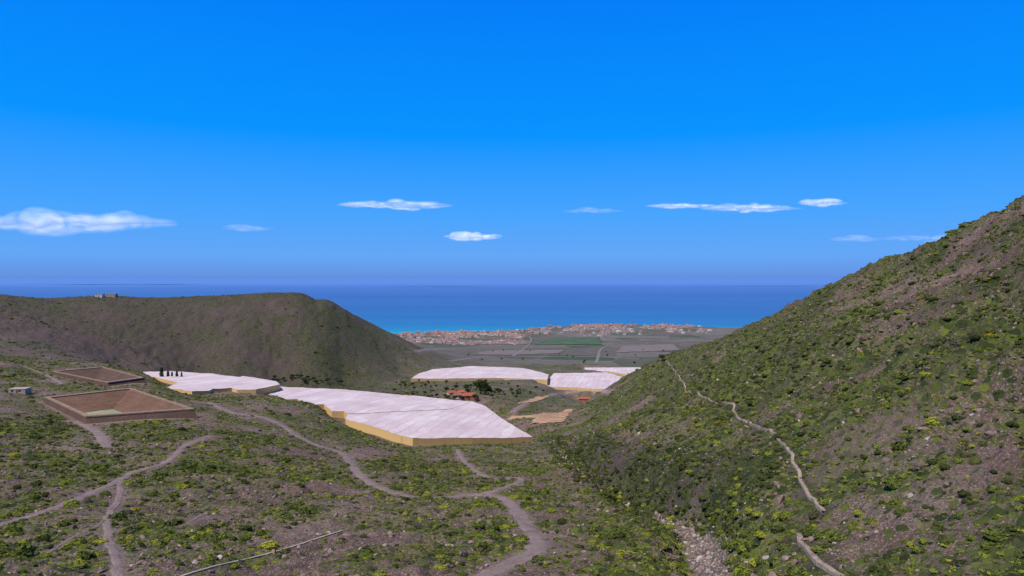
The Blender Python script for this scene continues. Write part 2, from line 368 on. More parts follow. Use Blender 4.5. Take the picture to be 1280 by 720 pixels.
uv=N.n('ShaderNodeUVMap',uv_map='m').outputs[0]; sx=N.n('ShaderNodeSeparateXYZ',{0:uv})
def cell(v,p): return N.math('FLOOR',N.math('DIVIDE',v,p))
wob=N.math('MULTIPLY',N.math('SUBTRACT',N.noise(uv,.05,3,.5),.5),6.0)
ux=N.math('ADD',sx.outputs[0],wob)
cx=cell(ux,7.0); cy=cell(sx.outputs[1],47.0)
wn=N.n('ShaderNodeTexWhiteNoise',{'Vector':N.n('ShaderNodeCombineXYZ',{0:cx,1:cy}).outputs[0]},noise_dimensions='3D').outputs[0]
wn2=N.n('ShaderNodeTexWhiteNoise',{'Vector':N.n('ShaderNodeCombineXYZ',{0:cell(ux,35.0),1:cell(sx.outputs[1],62.0)}).outputs[0]},noise_dimensions='3D').outputs[0]
fx=N.math('ABSOLUTE',N.math('SUBTRACT',N.math('FRACT',N.math('DIVIDE',ux,7.0)),.5))
seam=N.math('GREATER_THAN',fx,.44)
c=N.mix(wn,(.59,.48,.48),(.69,.60,.59)); c=N.mix(N.math('MULTIPLY',wn2,.4),c,(.53,.41,.42))
dn=N.noise(N.n('ShaderNodeMapping',{'Vector':uv,'Scale':(.04,.026,1)}).outputs[0],1.0,8,.72)
c=N.mix(N.rng(dn,.42,.66,0,.7),c,(.45,.33,.34))
c=N.mix(N.rng(N.noise(uv,.5,5,.7),.52,.70,0,.4),c,(.45,.35,.34))
c=N.mix(N.math('MULTIPLY',seam,N.rng(N.noise(uv,.03,3,.5),.38,.6,.15,.65)),c,(.38,.27,.265))
finish(N,c,.8)
mside,N=mat("yellow_side_netting")
uv=N.n('ShaderNodeUVMap',uv_map='m').outputs[0]; sx=N.n('ShaderNodeSeparateXYZ',{0:uv})
post=N.math('GREATER_THAN',N.math('ABSOLUTE',N.math('SUBTRACT',N.math('FRACT',N.math('DIVIDE',sx.outputs[0],6.0)),.5)),.46)
c=N.mix(N.noise(uv,.15,4,.6),(.58,.37,.15),(.74,.51,.23))
c=N.mix(N.math('MULTIPLY',post,.35),c,(.38,.24,.11))
d=N.n('ShaderNodeBsdfDiffuse',{'Color':c}); t=N.n('ShaderNodeBsdfTranslucent',{'Color':c})
N.n('ShaderNodeOutputMaterial',{'Surface':N.n('ShaderNodeMixShader',{0:.06,1:d.outputs[0],2:t.outputs[0]}).outputs[0]})
def foliage(name,stops,dry=.0):
    m,N=mat(name); oi=N.n('ShaderNodeObjectInfo').outputs['Random']
    at=N.n('ShaderNodeVertexColor',layer_name='tint'); sp=N.n('ShaderNodeSeparateColor',{0:at.outputs[0]})
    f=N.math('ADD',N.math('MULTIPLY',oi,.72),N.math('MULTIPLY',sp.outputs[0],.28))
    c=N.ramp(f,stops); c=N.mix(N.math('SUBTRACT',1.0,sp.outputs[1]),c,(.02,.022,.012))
    d=N.n('ShaderNodeBsdfDiffuse',{'Color':c})
    t=N.n('ShaderNodeBsdfTranslucent',{'Color':c})
    mx=N.n('ShaderNodeMixShader',{0:.2,1:d.outputs[0],2:t.outputs[0]})
    N.n('ShaderNodeOutputMaterial',{'Surface':mx.outputs[0]}); return m
fol_dark=foliage("dark_scrub_leaves",[(.1,(.044,.054,.023)),(.5,(.076,.092,.030)),(.9,(.12,.138,.040))])
fol_mid=foliage("green_scrub_leaves",[(.1,(.092,.116,.029)),(.5,(.145,.175,.036)),(.9,(.205,.23,.048))])
fol_yel=foliage("yellow_green_spurge",[(.1,(.185,.225,.032)),(.5,(.28,.31,.037)),(.9,(.38,.38,.05))])
fol_dry=foliage("dry_grey_scrub",[(.1,(.13,.098,.08)),(.5,(.19,.15,.12)),(.9,(.25,.21,.155))])
fol_flo=foliage("yellow_flower_scrub",[(.1,(.15,.16,.03)),(.6,(.27,.25,.03)),(.9,(.52,.38,.025))])
fol_tree=foliage("tree_leaves",[(.1,(.03,.045,.018)),(.5,(.045,.065,.022)),(.9,(.07,.09,.03))])
mbark=simple("bark",(.12,.085,.06),.3,3)
mrock=simple("volcanic_rock",(.20,.138,.115),.5,.9)
mrockp=simple("pale_rock",(.34,.285,.245),.35,.9)
mcrop=simple("green_crop",(.068,.108,.052),.3,.02)
mplough=simple("ploughed_soil",(.175,.138,.118),.2,.03)

# ------------------------------------------------------------------ mesh helpers
def mesh_np(name,V,Q,mats,smooth=True):
    me=bpy.data.meshes.new(name); V=np.asarray(V,np.float32); Q=np.asarray(Q,np.int32); k=Q.shape[1]
    me.vertices.add(len(V)); me.vertices.foreach_set('co',V.ravel())
    me.loops.add(Q.size); me.loops.foreach_set('vertex_index',Q.ravel())
    me.polygons.add(len(Q)); me.polygons.foreach_set('loop_start',np.arange(len(Q),dtype=np.int32)*k)
    me.update(calc_edges=True)
    me.polygons.foreach_set('use_smooth',np.full(len(Q),smooth))
    for m in (mats if isinstance(mats,list) else [mats]): me.materials.append(m)
    return me
def addobj(name,me,parent=None,**props):
    o=bpy.data.objects.new(name,me); COL.objects.link(o)
    if parent is not None: o.parent=parent
    for k,v in props.items(): o[k]=v
    return o
def gridfaces(nr,nc):
    i=np.arange(nr*nc).reshape(nr,nc)
    return np.stack([i[:-1,:-1],i[:-1,1:],i[1:,1:],i[1:,:-1]],-1).reshape(-1,4)

V=np.stack([XX,YY,Z],-1).reshape(-1,3)
me=mesh_np("ground",V,gridfaces(NV,NU),mg)
pn=fbm(XX,YY,60,3,71); pn2=fbm(XX,YY,20,3,75)
veg=.63+.46*pn+.56*pn2
veg+=rh*(.03+.20*(1-sst(60,110,Z-CAMZ+110)))
veg-=.34*np.exp(-(((XX+60)/32)**2+((YY-160)/50)**2))
veg+=lh*(-.24+.14*sst(CAMZ-45,CAMZ-28,Z)+.22*sst(-330,-230,XX)-.28*pn-.38*pn2+.10*ridf)
veg-=.35*sst(math.log(560),math.log(620),VV)*(1-sst(math.log(700),math.log(760),VV))*(1-sst(-.42,-.3,UU))
veg=np.clip(veg,0,1)*(1-occ)
plain=sst(950,1500,YY)*(1-lh)
plain=np.maximum(plain,sst(1500,1900,YY))
plain=np.maximum(plain,.35*(1-rh)*(1-lh)*sst(560,700,YY))
bare=np.clip(1-sst(0,2.6,PMroad+1.2*fbm(XX,YY,5,2,83)),0,1)
bare=np.maximum(bare,.6*sst(.3,.6,fbm(XX,YY,26,3,81))*(1-lh)*(1-.8*rh))
bare=np.maximum(bare,occ*.8)
lhd=(1-sst(U(430),U(580),UU))*sst(math.log(520),math.log(640),VV)*(1-sst(math.log(1300),math.log(1900),VV))  # dark left hill: purple-brown soil plus slope shade painted into the colour
gul=(1-sst(3,10,PMbed+2*fbm(XX,YY,9,2,88)))*sst(142,175,YY)*(PM>0)  # gully shade painted into the ground colour
foot=yr*sst(1.5,5,side_)*(1-sst(11,26,side_+5*fbm(XX,YY,14,3,89)))  # shade on the ravine's right bank, painted as darker ground
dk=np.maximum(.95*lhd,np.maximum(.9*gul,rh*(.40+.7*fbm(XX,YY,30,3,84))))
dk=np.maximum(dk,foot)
dk=np.maximum(dk,.95*(1-sst(.9,2.4,PMc)))  # channel's shadow painted as a dark strip on the ground
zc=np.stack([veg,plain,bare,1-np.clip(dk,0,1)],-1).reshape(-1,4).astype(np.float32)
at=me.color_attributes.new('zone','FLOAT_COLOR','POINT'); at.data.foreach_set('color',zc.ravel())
addobj("ground",me,kind="structure")
def patch(name,pp,m,lift=.5):
    a,b,c_,d_=[locate(*p) for p in pp]; n_=24; V=[]
    for i in range(n_):
        for j in range(n_):
            s_,t_=i/(n_-1),j/(n_-1)
            p=(a*(1-t_)+b*t_)*(1-s_)+(d_*(1-t_)+c_*t_)*s_
            k=(min(i,n_-1-i)==0 or min(j,n_-1-j)==0); jx=random.uniform(-4,4)*k*(p[1]/900)
            V.append((p[0]+jx,p[1]+jx*2,float(zat(Z,p[0]+jx,p[1]+jx*2))+lift))
    addobj(name,mesh_np(name,V,gridfaces(n_,n_),m),kind="structure")
patch("crop_field",[(668,431),(752,430.5),(748,421.5),(690,422)],mcrop,1.2)
patch("crop_field",[(590,443),(700,441.5),(706,437.5),(612,438)],mplough,.8)
patch("crop_field",[(770,441),(850,438),(842,430),(776,433)],mplough,1.0)
patch("crop_field",[(596,431),(660,430.5),(664,426),(606,426)],mplough,1.2)
patch("earth_bank",[(664,529),(704,528),(712,515),(676,516)],mr,.5)
patch("earth_bank",[(646,506),(668,503),(690,495),(672,496)],mr,.5)

# sea
yv=np.concatenate([np.linspace(3000,9000,30),np.geomspace(9500,500000,46)]); tv=np.linspace(-1.6,1.6,60)
SX=np.outer(yv,tv); SY=np.repeat(yv[:,None],60,1)
ms,N=mat("sea_water"); pos=N.n('ShaderNodeNewGeometry').outputs['Position']; sp=N.n('ShaderNodeSeparateXYZ',{0:pos})
off=N.math('ADD',sp.outputs[1],N.math('MULTIPLY',N.math('SUBTRACT',N.noise(N.n('ShaderNodeMapping',{'Vector':pos,'Scale':(.0006,.0006,0)}).outputs[0],1,4,.6),.5),1300.0))
lg=N.math('LOGARITHM',N.math('DIVIDE',off,4150.0),10.0)
c=N.ramp(lg,[(0.0,(.03,.36,.46)),(.035,(.012,.225,.39)),(.08,(.016,.158,.355)),(.22,(.028,.125,.335)),(.5,(.040,.125,.35)),(.75,(.062,.152,.40)),(.92,(.088,.19,.47)),(1,(.105,.215,.52))])  # far stops lighten: horizon haze painted into the water colour
st=N.noise(N.n('ShaderNodeMapping',{'Vector':pos,'Scale':(.00012,.0007,0)}).outputs[0],1,6,.65)
c=N.mix(N.rng(st,.32,.68,0,.35),c,(.07,.175,.42))
wv=N.noise(pos,.02,4,.6)
finish(N,c,.6,wv,.3,2.0,.1)
addobj("sea",mesh_np("sea",np.stack([SX,SY,np.zeros_like(SX)],-1).reshape(-1,3),gridfaces(len(yv),60),ms),kind="structure")

def ribbon(name,pts,hw,m,lift=.10,ns=7,seed=0,jag=.5,**props):
    t=np.gradient(pts,axis=0); t/=np.linalg.norm(t,axis=1,keepdims=True)+1e-9; nrm=np.stack([-t[:,1],t[:,0]],1)
    k=np.arange(len(pts))*1.3; hw=np.broadcast_to(hw,len(pts))
    w1=hw*(1+jag*gn(k/5,k*0+seed,9)+jag*.8*gn(k/1.7,k*0+seed,19)+.25*gn(k/25,k*0+seed,29)); w2=hw*(1+jag*gn(k/5,k*0+seed+9.5,10)+jag*.8*gn(k/1.7,k*0+seed+4.5,20))
    V=[]
    for j in range(ns):
        f=j/(ns-1)*2-1
        p=pts+nrm*(f*np.where(f<0,w1,w2))[:,None]
        z=zat(Z,p[:,0],p[:,1])+lift*(1-abs(f)**4*1.5)+.0003*pts[:,1]
        V.append(np.column_stack([p,z]))
    V=np.stack(V,1).reshape(-1,3)
    return addobj(name,mesh_np(name,V,gridfaces(len(pts),ns),m),**props)
for i,(p,hw,nm) in enumerate(TP):
    ribbon(nm,p,hw,mvr if nm=="valley_road" else (mr if hw>2.5 else mt),seed=i*3.3,lift=.12 if hw<3 else .5,kind="structure")
bl=bed[bed[:,1]<172]; ribbon("dry_streambed",bl,bwf(bl[:,1]),mbed,lift=.15,seed=50,jag=.8,ns=9,kind="structure")
def prism(name,pts,hw,h,m,groove=False,jit=.3,**props):
    t=np.gradient(pts,axis=0); t/=np.linalg.norm(t,axis=1,keepdims=True)+1e-9; nrm=np.stack([-t[:,1],t[:,0]],1)
    prof=[(-1,-.5),(-1,h),(-.6,h),(-.55,h*.5),(.55,h*.5),(.6,h),(1,h),(1,-.5)] if groove else [(-1,-.8),(-1,h*.9),(-.7,h),(.7,h),(1,h*.9),(1,-.8)]
    k=np.arange(len(pts)); pts=pts+nrm*(jit*gn(k/4.0,k*0+.7,6))[:,None]
    zl=[zat(Z,*(pts+nrm*(a*hw)).T) for a in (-1,0,1)]; zz=np.max(zl,axis=0)+jit*.2*gn(k/3.0,k*0+.5,5)
    V=[np.column_stack([pts+nrm*(a*hw),zz+b-(.6 if b<0 else 0)]) for a,b in prof]
    V=np.stack(V,1).reshape(-1,3)
    return addobj(name,mesh_np(name,V,gridfaces(len(pts),len(prof)),m,False),**props)
prism("water_channel",chan,.31,.18,mconc,True,.45,label="narrow weathered concrete water channel crossing the scrubby slope",category="canal")
prism("water_channel",chan2,.38,.2,mconc,True,.45,label="broken lower stretch of concrete water channel on scrub slope",category="canal")
prism("low_stone_wall",wallp,.24,.2,mpale,False,.08,label="long low tan stone wall running through dry scrub",category="wall")

def greenhouse(pts,pl,gh,lab,idx):
    P=np.array(pts); c=P.mean(0)
    e=addobj("greenhouse",None,label=lab,category="greenhouse"); e.location=(c[0],c[1],float(zat(Z,c[0],c[1])))
    org=np.array(e.location)
    ang=-.16
    dx=np.array([math.cos(ang),math.sin(ang)]); dy=np.array([-dx[1],dx[0]])
    bm=bmesh.new()
    vs_=[bm.verts.new((p[0]-org[0],p[1]-org[1],0)) for p in P]; bm.faces.new(vs_)
    per=7.0 if c[1]<700 else 14.0
    L=P[:,:2]-org[:2]; a0,a1=(L@dx).min(),(L@dx).max(); b0,b1=(L@dy).min(),(L@dy).max()
    def cut(d,v):
        bmesh.ops.bisect_plane(bm,geom=bm.verts[:]+bm.edges[:]+bm.faces[:],plane_co=(d[0]*v,d[1]*v,0),plane_no=(d[0],d[1],0))
    k=math.ceil(a0/(per/2))
    while k*per/2<a1: cut(dx,k*per/2); k+=1
    k=math.ceil(b0/7.75)
    while k*7.75<b1: cut(dy,k*7.75); k+=1
    uvl=bm.loops.layers.uv.new('m')
    for f in bm.faces:
        f.smooth=True
        for l in f.loops:
            q=np.array(l.vert.co[:2]); l[uvl].uv=(float(q@dx)+490+3.5,float(q@dy)+496)
    for v in bm.verts:
        q=np.array(v.co[:2]); t=(q@dx)/per; x,y=q+org[:2]
        z=pl[0]*x+pl[1]*y+pl[2]-org[2]
        v.co.z=z+.14*(1-2*abs(t-math.floor(t)-.5))-.06+.06*math.sin(q[0]*.31+q[1]*.17)+.5*float(gn(np.array([x/37]),np.array([y/37]),4)[0])+.24*float(gn(np.array([x/9]),np.array([y/13]),4)[0])
    bnd=[(ed.verts[0].co.copy(),ed.verts[1].co.copy()) for ed in bm.edges if ed.is_boundary]
    me=bpy.data.meshes.new("roof"); bm.to_mesh(me); bm.free(); me.materials.append(mnet)
    addobj("roof",me,e)
    bm=bmesh.new(); uvl=bm.loops.layers.uv.new('m')
    for a,b in bnd:
        za=float(zat(Z,a.x+org[0],a.y+org[1]))-org[2]-1.5; zb=float(zat(Z,b.x+org[0],b.y+org[1]))-org[2]-1.5
        za=min(za,a.z-1); zb=min(zb,b.z-1)
        f=bm.faces.new([bm.verts.new(q) for q in ((a.x,a.y,a.z-.05),(b.x,b.y,b.z-.05),(b.x,b.y,zb),(a.x,a.y,za))])
        ua=(a.x+a.y); ub=(b.x+b.y)
        for l,u_ in zip(f.loops,((ua,4.5),(ub,4.5),(ub,0),(ua,0))): l[uvl].uv=(u_[0]+900,u_[1])
    me=bpy.data.meshes.new("wall"); bm.to_mesh(me); bm.free(); me.materials.append(mside)
    addobj("wall",me,e)
for i,(p,pl,gh,l) in enumerate(GP): greenhouse(p,pl,gh,l,i)

for pts,rz,dep,lab in BP:
    P=np.array(pts)[:,:2]; c=P.mean(0)
    e=addobj("irrigation_reservoir",None,label=lab,category="reservoir"); e.location=(c[0],c[1],rz)
    O=P-c
    def ins(m,sh=(0,0)): return scalepoly(P,m)-c+np.array(sh)
    SH=(-3,-3); FI=-28.0 if dep>6 else -24.0; o0,i0,fl=O,ins(-3.0),ins(FI,SH)
    o1=ins(7)
    r0=ins(.5); r1=ins(-3.3)
    def quadring(a,za,b,zb):
        V=[];Q=[]
        for i in range(4):
            j=(i+1)%4
            k=len(V)
            V+= [(*a[i],za),(*a[j],za),(*b[j],zb),(*b[i],zb)]; Q.append((k,k+1,k+2,k+3))
        return V,Q
    v,q=quadring(i0,-.4,fl,-dep); addobj("wall",mesh_np("wall",v,q,mwallb if dep>6 else mbank,False),e)
    v,q=quadring(o0,-.4,o1,-9); addobj("embankment",mesh_np("embankment",v,q,mbank,False),e)
    V=[];Q=[]
    for a,za,b,zb in ((r0,-.5,r0,0.15),(r0,.15,r1,.15),(r1,.15,r1,-.5)):
        v,q=quadring(a,za,b,zb); k=len(V); V+=v; Q+=[tuple(x+k for x in t) for t in q]
    addobj("rim",mesh_np("rim",V,Q,mrim,False),e)
    addobj("floor",mesh_np("floor",[(*p,-dep+.02) for p in ins(FI+.2,SH)],[(0,1,2,3)],mfloor if dep>6 else mwallb,False),e)

# ------------------------------------------------------------------ shrubs
def bush_mesh(name,m,nleaf=260,flat=.75,ls=.17,seed=0,up=0.0,core=True,lob=5):
    r=np.random.default_rng(seed); V=[];Q=[];T=[]
    lobes=r.normal(size=(lob,3)); lobes[:,2]=np.abs(lobes[:,2]); lobes/=np.linalg.norm(lobes,axis=1,keepdims=True)
    lobes*= .42; lobes[:,2]*=flat
    lr=r.uniform(.42,.66,lob)
    for i in range(nleaf):
        j=r.integers(lob); d=r.normal(size=3); d[2]=abs(d[2])*.9+.02 if r.random()<.8 else d[2]*.5; d/=np.linalg.norm(d)
        rad=lr[j]*r.uniform(.72,1.06)
        p=lobes[j]+d*rad*np.array([1,1,flat]); p[2]=max(p[2],.02)
        nrm=d+r.normal(size=3)*.55+np.array([0,0,up]); nrm/=np.linalg.norm(nrm)
        a=np.cross(nrm,r.normal(size=3)); a/=np.linalg.norm(a)+1e-9; b=np.cross(nrm,a)
        s=ls*r.uniform(.6,1.3); k=len(V)
        V+=[p-a*s,p-b*s*.6,p+a*s+nrm*s*.3,p+b*s*.6]; Q.append((k,k+1,k+2,k+3))
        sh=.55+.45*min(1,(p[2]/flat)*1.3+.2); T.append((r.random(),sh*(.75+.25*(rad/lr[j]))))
    if core:
        for j in range(lob):
            k=len(V); ns,nr=7,4
            for a in range(nr):
                ph=a/(nr-1)*math.pi/2
                for b in range(ns):
                    th=b/ns*2*math.pi; rr=lr[j]*.78
                    V.append(lobes[j]+np.array([math.cos(th)*math.cos(ph)*rr,math.sin(th)*math.cos(ph)*rr,math.sin(ph)*rr*flat-.15*(a==0)]))
            for a in range(nr-1):
                for b in range(ns):
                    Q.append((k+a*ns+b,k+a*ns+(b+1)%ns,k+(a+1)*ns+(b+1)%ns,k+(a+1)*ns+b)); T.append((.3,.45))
    me=mesh_np(name,np.array(V),np.array(Q),m,False)
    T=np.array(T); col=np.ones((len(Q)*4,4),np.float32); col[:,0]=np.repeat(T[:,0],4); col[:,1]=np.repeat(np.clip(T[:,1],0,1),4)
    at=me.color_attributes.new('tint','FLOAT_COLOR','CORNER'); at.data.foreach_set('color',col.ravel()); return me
protos=[("shrub_a",bush_mesh("shrub",fol_dark,300,.75,.15,1),"rounded dark green scrub bush on stony ground"),
 ("shrub_b",bush_mesh("shrub",fol_dark,240,.6,.17,2,lob=4),"low spreading dark green bush on stony ground"),
 ("shrub_c",bush_mesh("shrub",fol_mid,300,.8,.15,3),"rounded mid green leafy bush on reddish soil"),
 ("shrub_d",bush_mesh("shrub",fol_mid,220,.6,.18,4,lob=6),"sprawling mid green bush on reddish soil"),
 ("shrub_e",bush_mesh("shrub",fol_yel,280,.7,.13,5,up=.8),"domed bright yellow-green spurge bush"),
 ("shrub_f",bush_mesh("shrub",fol_dry,150,.8,.13,6,core=False),"thin dry grey-brown scrub bush"),
 ("shrub_g",bush_mesh("shrub",fol_flo,260,.7,.13,7,up=.6),"bush covered in small yellow flowers"),
 ("shrub_h",bush_mesh("shrub",fol_mid,46,.7,.24,8,core=False,up=.6),"small tuft of green scrub"),
 ("shrub_i",bush_mesh("shrub",fol_yel,40,.6,.24,9,core=False,up=.6),"small tuft of yellow-green scrub"),
 ("shrub_j",bush_mesh("shrub",fol_dry,40,.8,.22,10,core=False,up=.3),"small tuft of dry grass"),
 ("shrub_k",bush_mesh("shrub",fol_dark,46,.7,.24,12,core=False,up=.6),"small tuft of dark green scrub")]
pc=bpy.data.collections.new("shrub_kinds")
for nm,me_,lb in protos:
    pc.objects.link(bpy.data.objects.new(nm,me_))
def rocks(name,m,seed,sub=2):
    r=np.random.default_rng(seed); bm=bmesh.new(); bmesh.ops.create_icosphere(bm,subdivisions=sub,radius=1)
    ax=r.uniform(.55,1.2,3); pl=r.normal(size=(11,3)); pl/=np.linalg.norm(pl,axis=1,keepdims=True); pd=r.uniform(.4,.75,11)
    for v in bm.verts:
        p=np.array(v.co)
        for nn,d in zip(pl,pd):
            e=p@nn-d
            if e>0: p=p-nn*e
        v.co=p*ax*1.2+r.normal(size=3)*.02
    me=bpy.data.meshes.new(name); bm.to_mesh(me); bm.free(); me.materials.append(m); return me
rp=[("rock_a",rocks("rock",mrock,1),"angular reddish brown volcanic boulder on scrub ground"),("rock_b",rocks("rock",mrock,2),"blocky reddish brown volcanic boulder on scrub ground"),("rock_c",rocks("rock",mrockp,3),"pale grey angular boulder"),("rock_d",rocks("rock",mrock,4),"flat-topped brown boulder on stony soil")]
rc=bpy.data.collections.new("rock_kinds")
for nm,me_,lb in rp: rc.objects.link(bpy.data.objects.new(nm,me_))

def scatter_obj(name,P,scl,rot,var,coll,mats,**props):
    me=bpy.data.meshes.new(name); me.vertices.add(len(P)); me.vertices.foreach_set('co',np.asarray(P,np.float32).ravel())
    a=me.attributes.new('scl','FLOAT_VECTOR','POINT'); a.data.foreach_set('vector',np.asarray(scl,np.float32).ravel())
    a=me.attributes.new('rot','FLOAT_VECTOR','POINT'); a.data.foreach_set('vector',np.asarray(rot,np.float32).ravel())
    a=me.attributes.new('var','INT','POINT'); a.data.foreach_set('value',np.asarray(var,np.int32))
    o=addobj(name,me,**props)
    g=bpy.data.node_groups.new(name+"_scatter",'GeometryNodeTree')
    g.interface.new_socket('Geometry',in_out='INPUT',socket_type='NodeSocketGeometry'); g.interface.new_socket('Geometry',in_out='OUTPUT',socket_type='NodeSocketGeometry')
    gi=g.nodes.new('NodeGroupInput'); go=g.nodes.new('NodeGroupOutput')
    m2p=g.nodes.new('GeometryNodeMeshToPoints'); iop=g.nodes.new('GeometryNodeInstanceOnPoints'); ci=g.nodes.new('GeometryNodeCollectionInfo')
    ci.inputs['Collection'].default_value=coll; ci.inputs['Separate Children'].default_value=True; ci.inputs['Reset Children'].default_value=True
    def na(nm,dt):
        q=g.nodes.new('GeometryNodeInputNamedAttribute'); q.data_type=dt; q.inputs[0].default_value=nm; return q.outputs[0]
    L=g.links.new
    L(gi.outputs[0],m2p.inputs[0]); L(m2p.outputs[0],iop.inputs['Points']); L(ci.outputs[0],iop.inputs['Instance'])
    iop.inputs['Pick Instance'].default_value=True
    L(na('var','INT'),iop.inputs['Instance Index']); L(na('rot','FLOAT_VECTOR'),iop.inputs['Rotation']); L(na('scl','FLOAT_VECTOR'),iop.inputs['Scale'])
    L(iop.outputs[0],go.inputs[0])
    md=o.modifiers.new('scatter','NODES'); md.node_group=g
    return o

def sample(n,y0,y1,pw=1.0):
    t=rng.random(n); y=(y0**pw+(y1**pw-y0**pw)*t)**(1/pw)
    return rng.uniform(-.95,.95,n)*y,y
xs,ys=[],[]
for nn,a,b,pw in ((27000,62,330,1.7),(58000,200,760,1.6),(40000,600,1250,2)):
    x,y=sample(nn,a,b,pw); xs.append(x); ys.append(y)
nbig=sum(len(a) for a in xs)
x,y=sample(200000,62,600,1.5); xs.append(x); ys.append(y)
x=np.concatenate(xs); y=np.concatenate(ys); tuft=np.arange(len(x))>=nbig
vg=zat(veg,x,y); pm=zat(np.minimum(PM,20),x,y); oc=zat(occ,x,y); rhh=zat(rh,x,y); lhh=zat(lhd,x,y); br=zat(bare,x,y)
z=zat(Z,x,y); s=(z-CAMZ)/y; cm=zat(CM,x,y); ft=np.maximum(zat(foot,x,y),.8*zat(gul,x,y))
clump=fbm(x,y,9,2,77)
keep=(rng.random(len(x))<np.clip(vg*1.15-.03+.7*clump+.4*ft,0.05,1)*np.where(tuft,1,.88-.06*rhh))&(pm>np.where(tuft,.1,.5))&(oc<.02)&(s>cm-.012-2.5/y)&((br<.9)|tuft)
valley=(y>560)&(rhh<.3)&(lhh<.3); keep&=~(valley&(rng.random(len(x))<.6))
x,y,z,vg,pm,rhh,lhh,tuft,clump,ft=[a[keep] for a in (x,y,z,vg,pm,rhh,lhh,tuft,clump,ft)]
rr=rng.lognormal(0,.5,len(x))
size=np.clip(.43*rr,.18,1.6)*(1+.3*vg+.5*np.clip(clump,0,1))
size=np.where(y>600,size*1.05,size); size=np.where(tuft,np.clip(.28*rr,.13,.6),size)
bright=np.clip(.52+1.1*fbm(x,y,45,2,91)+.2*(y<200),0,1)
wts=np.stack([.23+.36*rhh+.9*lhh+1.5*ft,.19+.26*rhh+.6*lhh+1.5*ft,.34+.18*bright-.2*lhh,.30+.18*bright-.2*lhh,(.05+.62*bright**2.3)*(1-.5*rhh)*(1-.95*lhh),.18+.06*rhh,.012+.08*rhh*(y<230)],1)
cw=np.cumsum(wts/wts.sum(1,keepdims=True),1); var=(rng.random(len(x))[:,None]>cw).sum(1).clip(0,6)
tv_=np.where(rng.random(len(x))<.15+.3*rhh+.9*ft,10,rng.choice([7,7,7,8,8,9],len(x)))
var=np.where(tuft,tv_,var)
NB2=1200; bi=rng.integers(0,len(bed),NB2); side=rng.choice([-1,1,1],NB2); wdt=bw[bi]*.85+rng.exponential(1.0,NB2)*2.6
bx=bed[bi,0]+side*wdt; by=bed[bi,1]+rng.normal(0,1,NB2)*1.5
dkb=np.where(by>145,1,0)
x=np.concatenate([x,bx]); y=np.concatenate([y,by]); z=np.concatenate([z,zat(Z,bx,by)]); size=np.concatenate([size,rng.uniform(.4,1.4,len(bx))]); var=np.concatenate([var,np.where(dkb*rng.random(NB2)>.3,rng.choice([0,1],NB2),rng.choice([0,2,3,4,2],NB2))])
scl=np.stack([size*rng.uniform(.85,1.2,len(x)),size*rng.uniform(.85,1.2,len(x)),size*rng.uniform(.75,1.1,len(x))],1)
rot=np.zeros((len(x),3)); rot[:,2]=rng.uniform(0,6.28,len(x))
P=np.stack([x,y,z-.06*size],1)
py=HY-(z-CAMZ)/y*F; u=x/y
vis=(np.abs(u)<.745)&(py<722)&((z+size-CAMZ)/y>zat(CM,x,y)-.002)
rank=np.where(vis,size/y,0); order=np.argsort(-rank); ind=order[:295]; rest=order[295:]
def individuals(name,idx,protos,cat,group):
    for i in idx:
        nm,me_,lb=protos[var_[i]]
        o=bpy.data.objects.new(name,me_); COL.objects.link(o); o.location=P_[i]; o.rotation_euler=rot_[i]; o.scale=scl_[i]
        o["label"]=lb; o["category"]=cat; o["group"]=group
P_,var_,rot_,scl_=P,var,rot,scl
individuals("shrub",ind,protos,"bush","bushes scattered over the hillside scrub")
scatter_obj("scrub_vegetation",P[rest],scl[rest],rot[rest],var[rest],pc,None,kind="stuff",label="dense green and dry scrub covering the slopes",category="scrub")
# rocks
x,y=sample(115000,62,600,1.5)
NB=2800; ib=np.where(bed[:,1]<172)[0]; k=np.where(rng.random(NB)<.72,ib[rng.integers(0,len(ib),NB)],rng.integers(0,len(bed),NB)); wd=np.maximum(bw[k],1.5)*.6; x2=bed[k,0]+rng.normal(0,1,NB)*wd; y2=bed[k,1]+rng.normal(0,1,NB)*wd
pm=zat(np.minimum(PM,20),x,y); rn=fbm(x,y,14,3,95)+.25*zat(rh,x,y)
kp=(pm>.4)&(rng.random(len(x))<np.clip(.24+1.2*rn,0.05,1))&(zat(occ,x,y)<.02)
x,y=x[kp],y[kp]
size=np.concatenate([np.clip(.17*rng.lognormal(0,.62,len(x)),.08,.8),np.clip(.19*rng.lognormal(0,.6,NB),.08,.85)])
var=np.concatenate([rng.choice([0,1,3,0,1,3,2],len(x)),rng.choice([2,2,0,3],NB)])
x=np.concatenate([x,x2]); y=np.concatenate([y,y2]); z=zat(Z,x,y)
P=np.stack([x,y,z+.1*size],1); rot=rng.uniform(0,6.28,(len(x),3)); scl=size[:,None]*rng.uniform(.7,1.2,(len(x),3))
vis=(np.abs(x/y)<.745)&(HY-(z-CAMZ)/y*F<722)&((z+size-CAMZ)/y>zat(CM,x,y)-.002)
order=np.argsort(-np.where(vis,size/y,0)); ind=order[:250]; rest=order[250:]
P_,var_,rot_,scl_=P,var,rot,scl
individuals("boulder",ind,rp,"rock","boulders scattered over the scrub ground")
scatter_obj("loose_stones",P[rest],scl[rest],rot[rest],var[rest],rc,None,kind="stuff",label="loose volcanic stones strewn over the ground",category="stones")

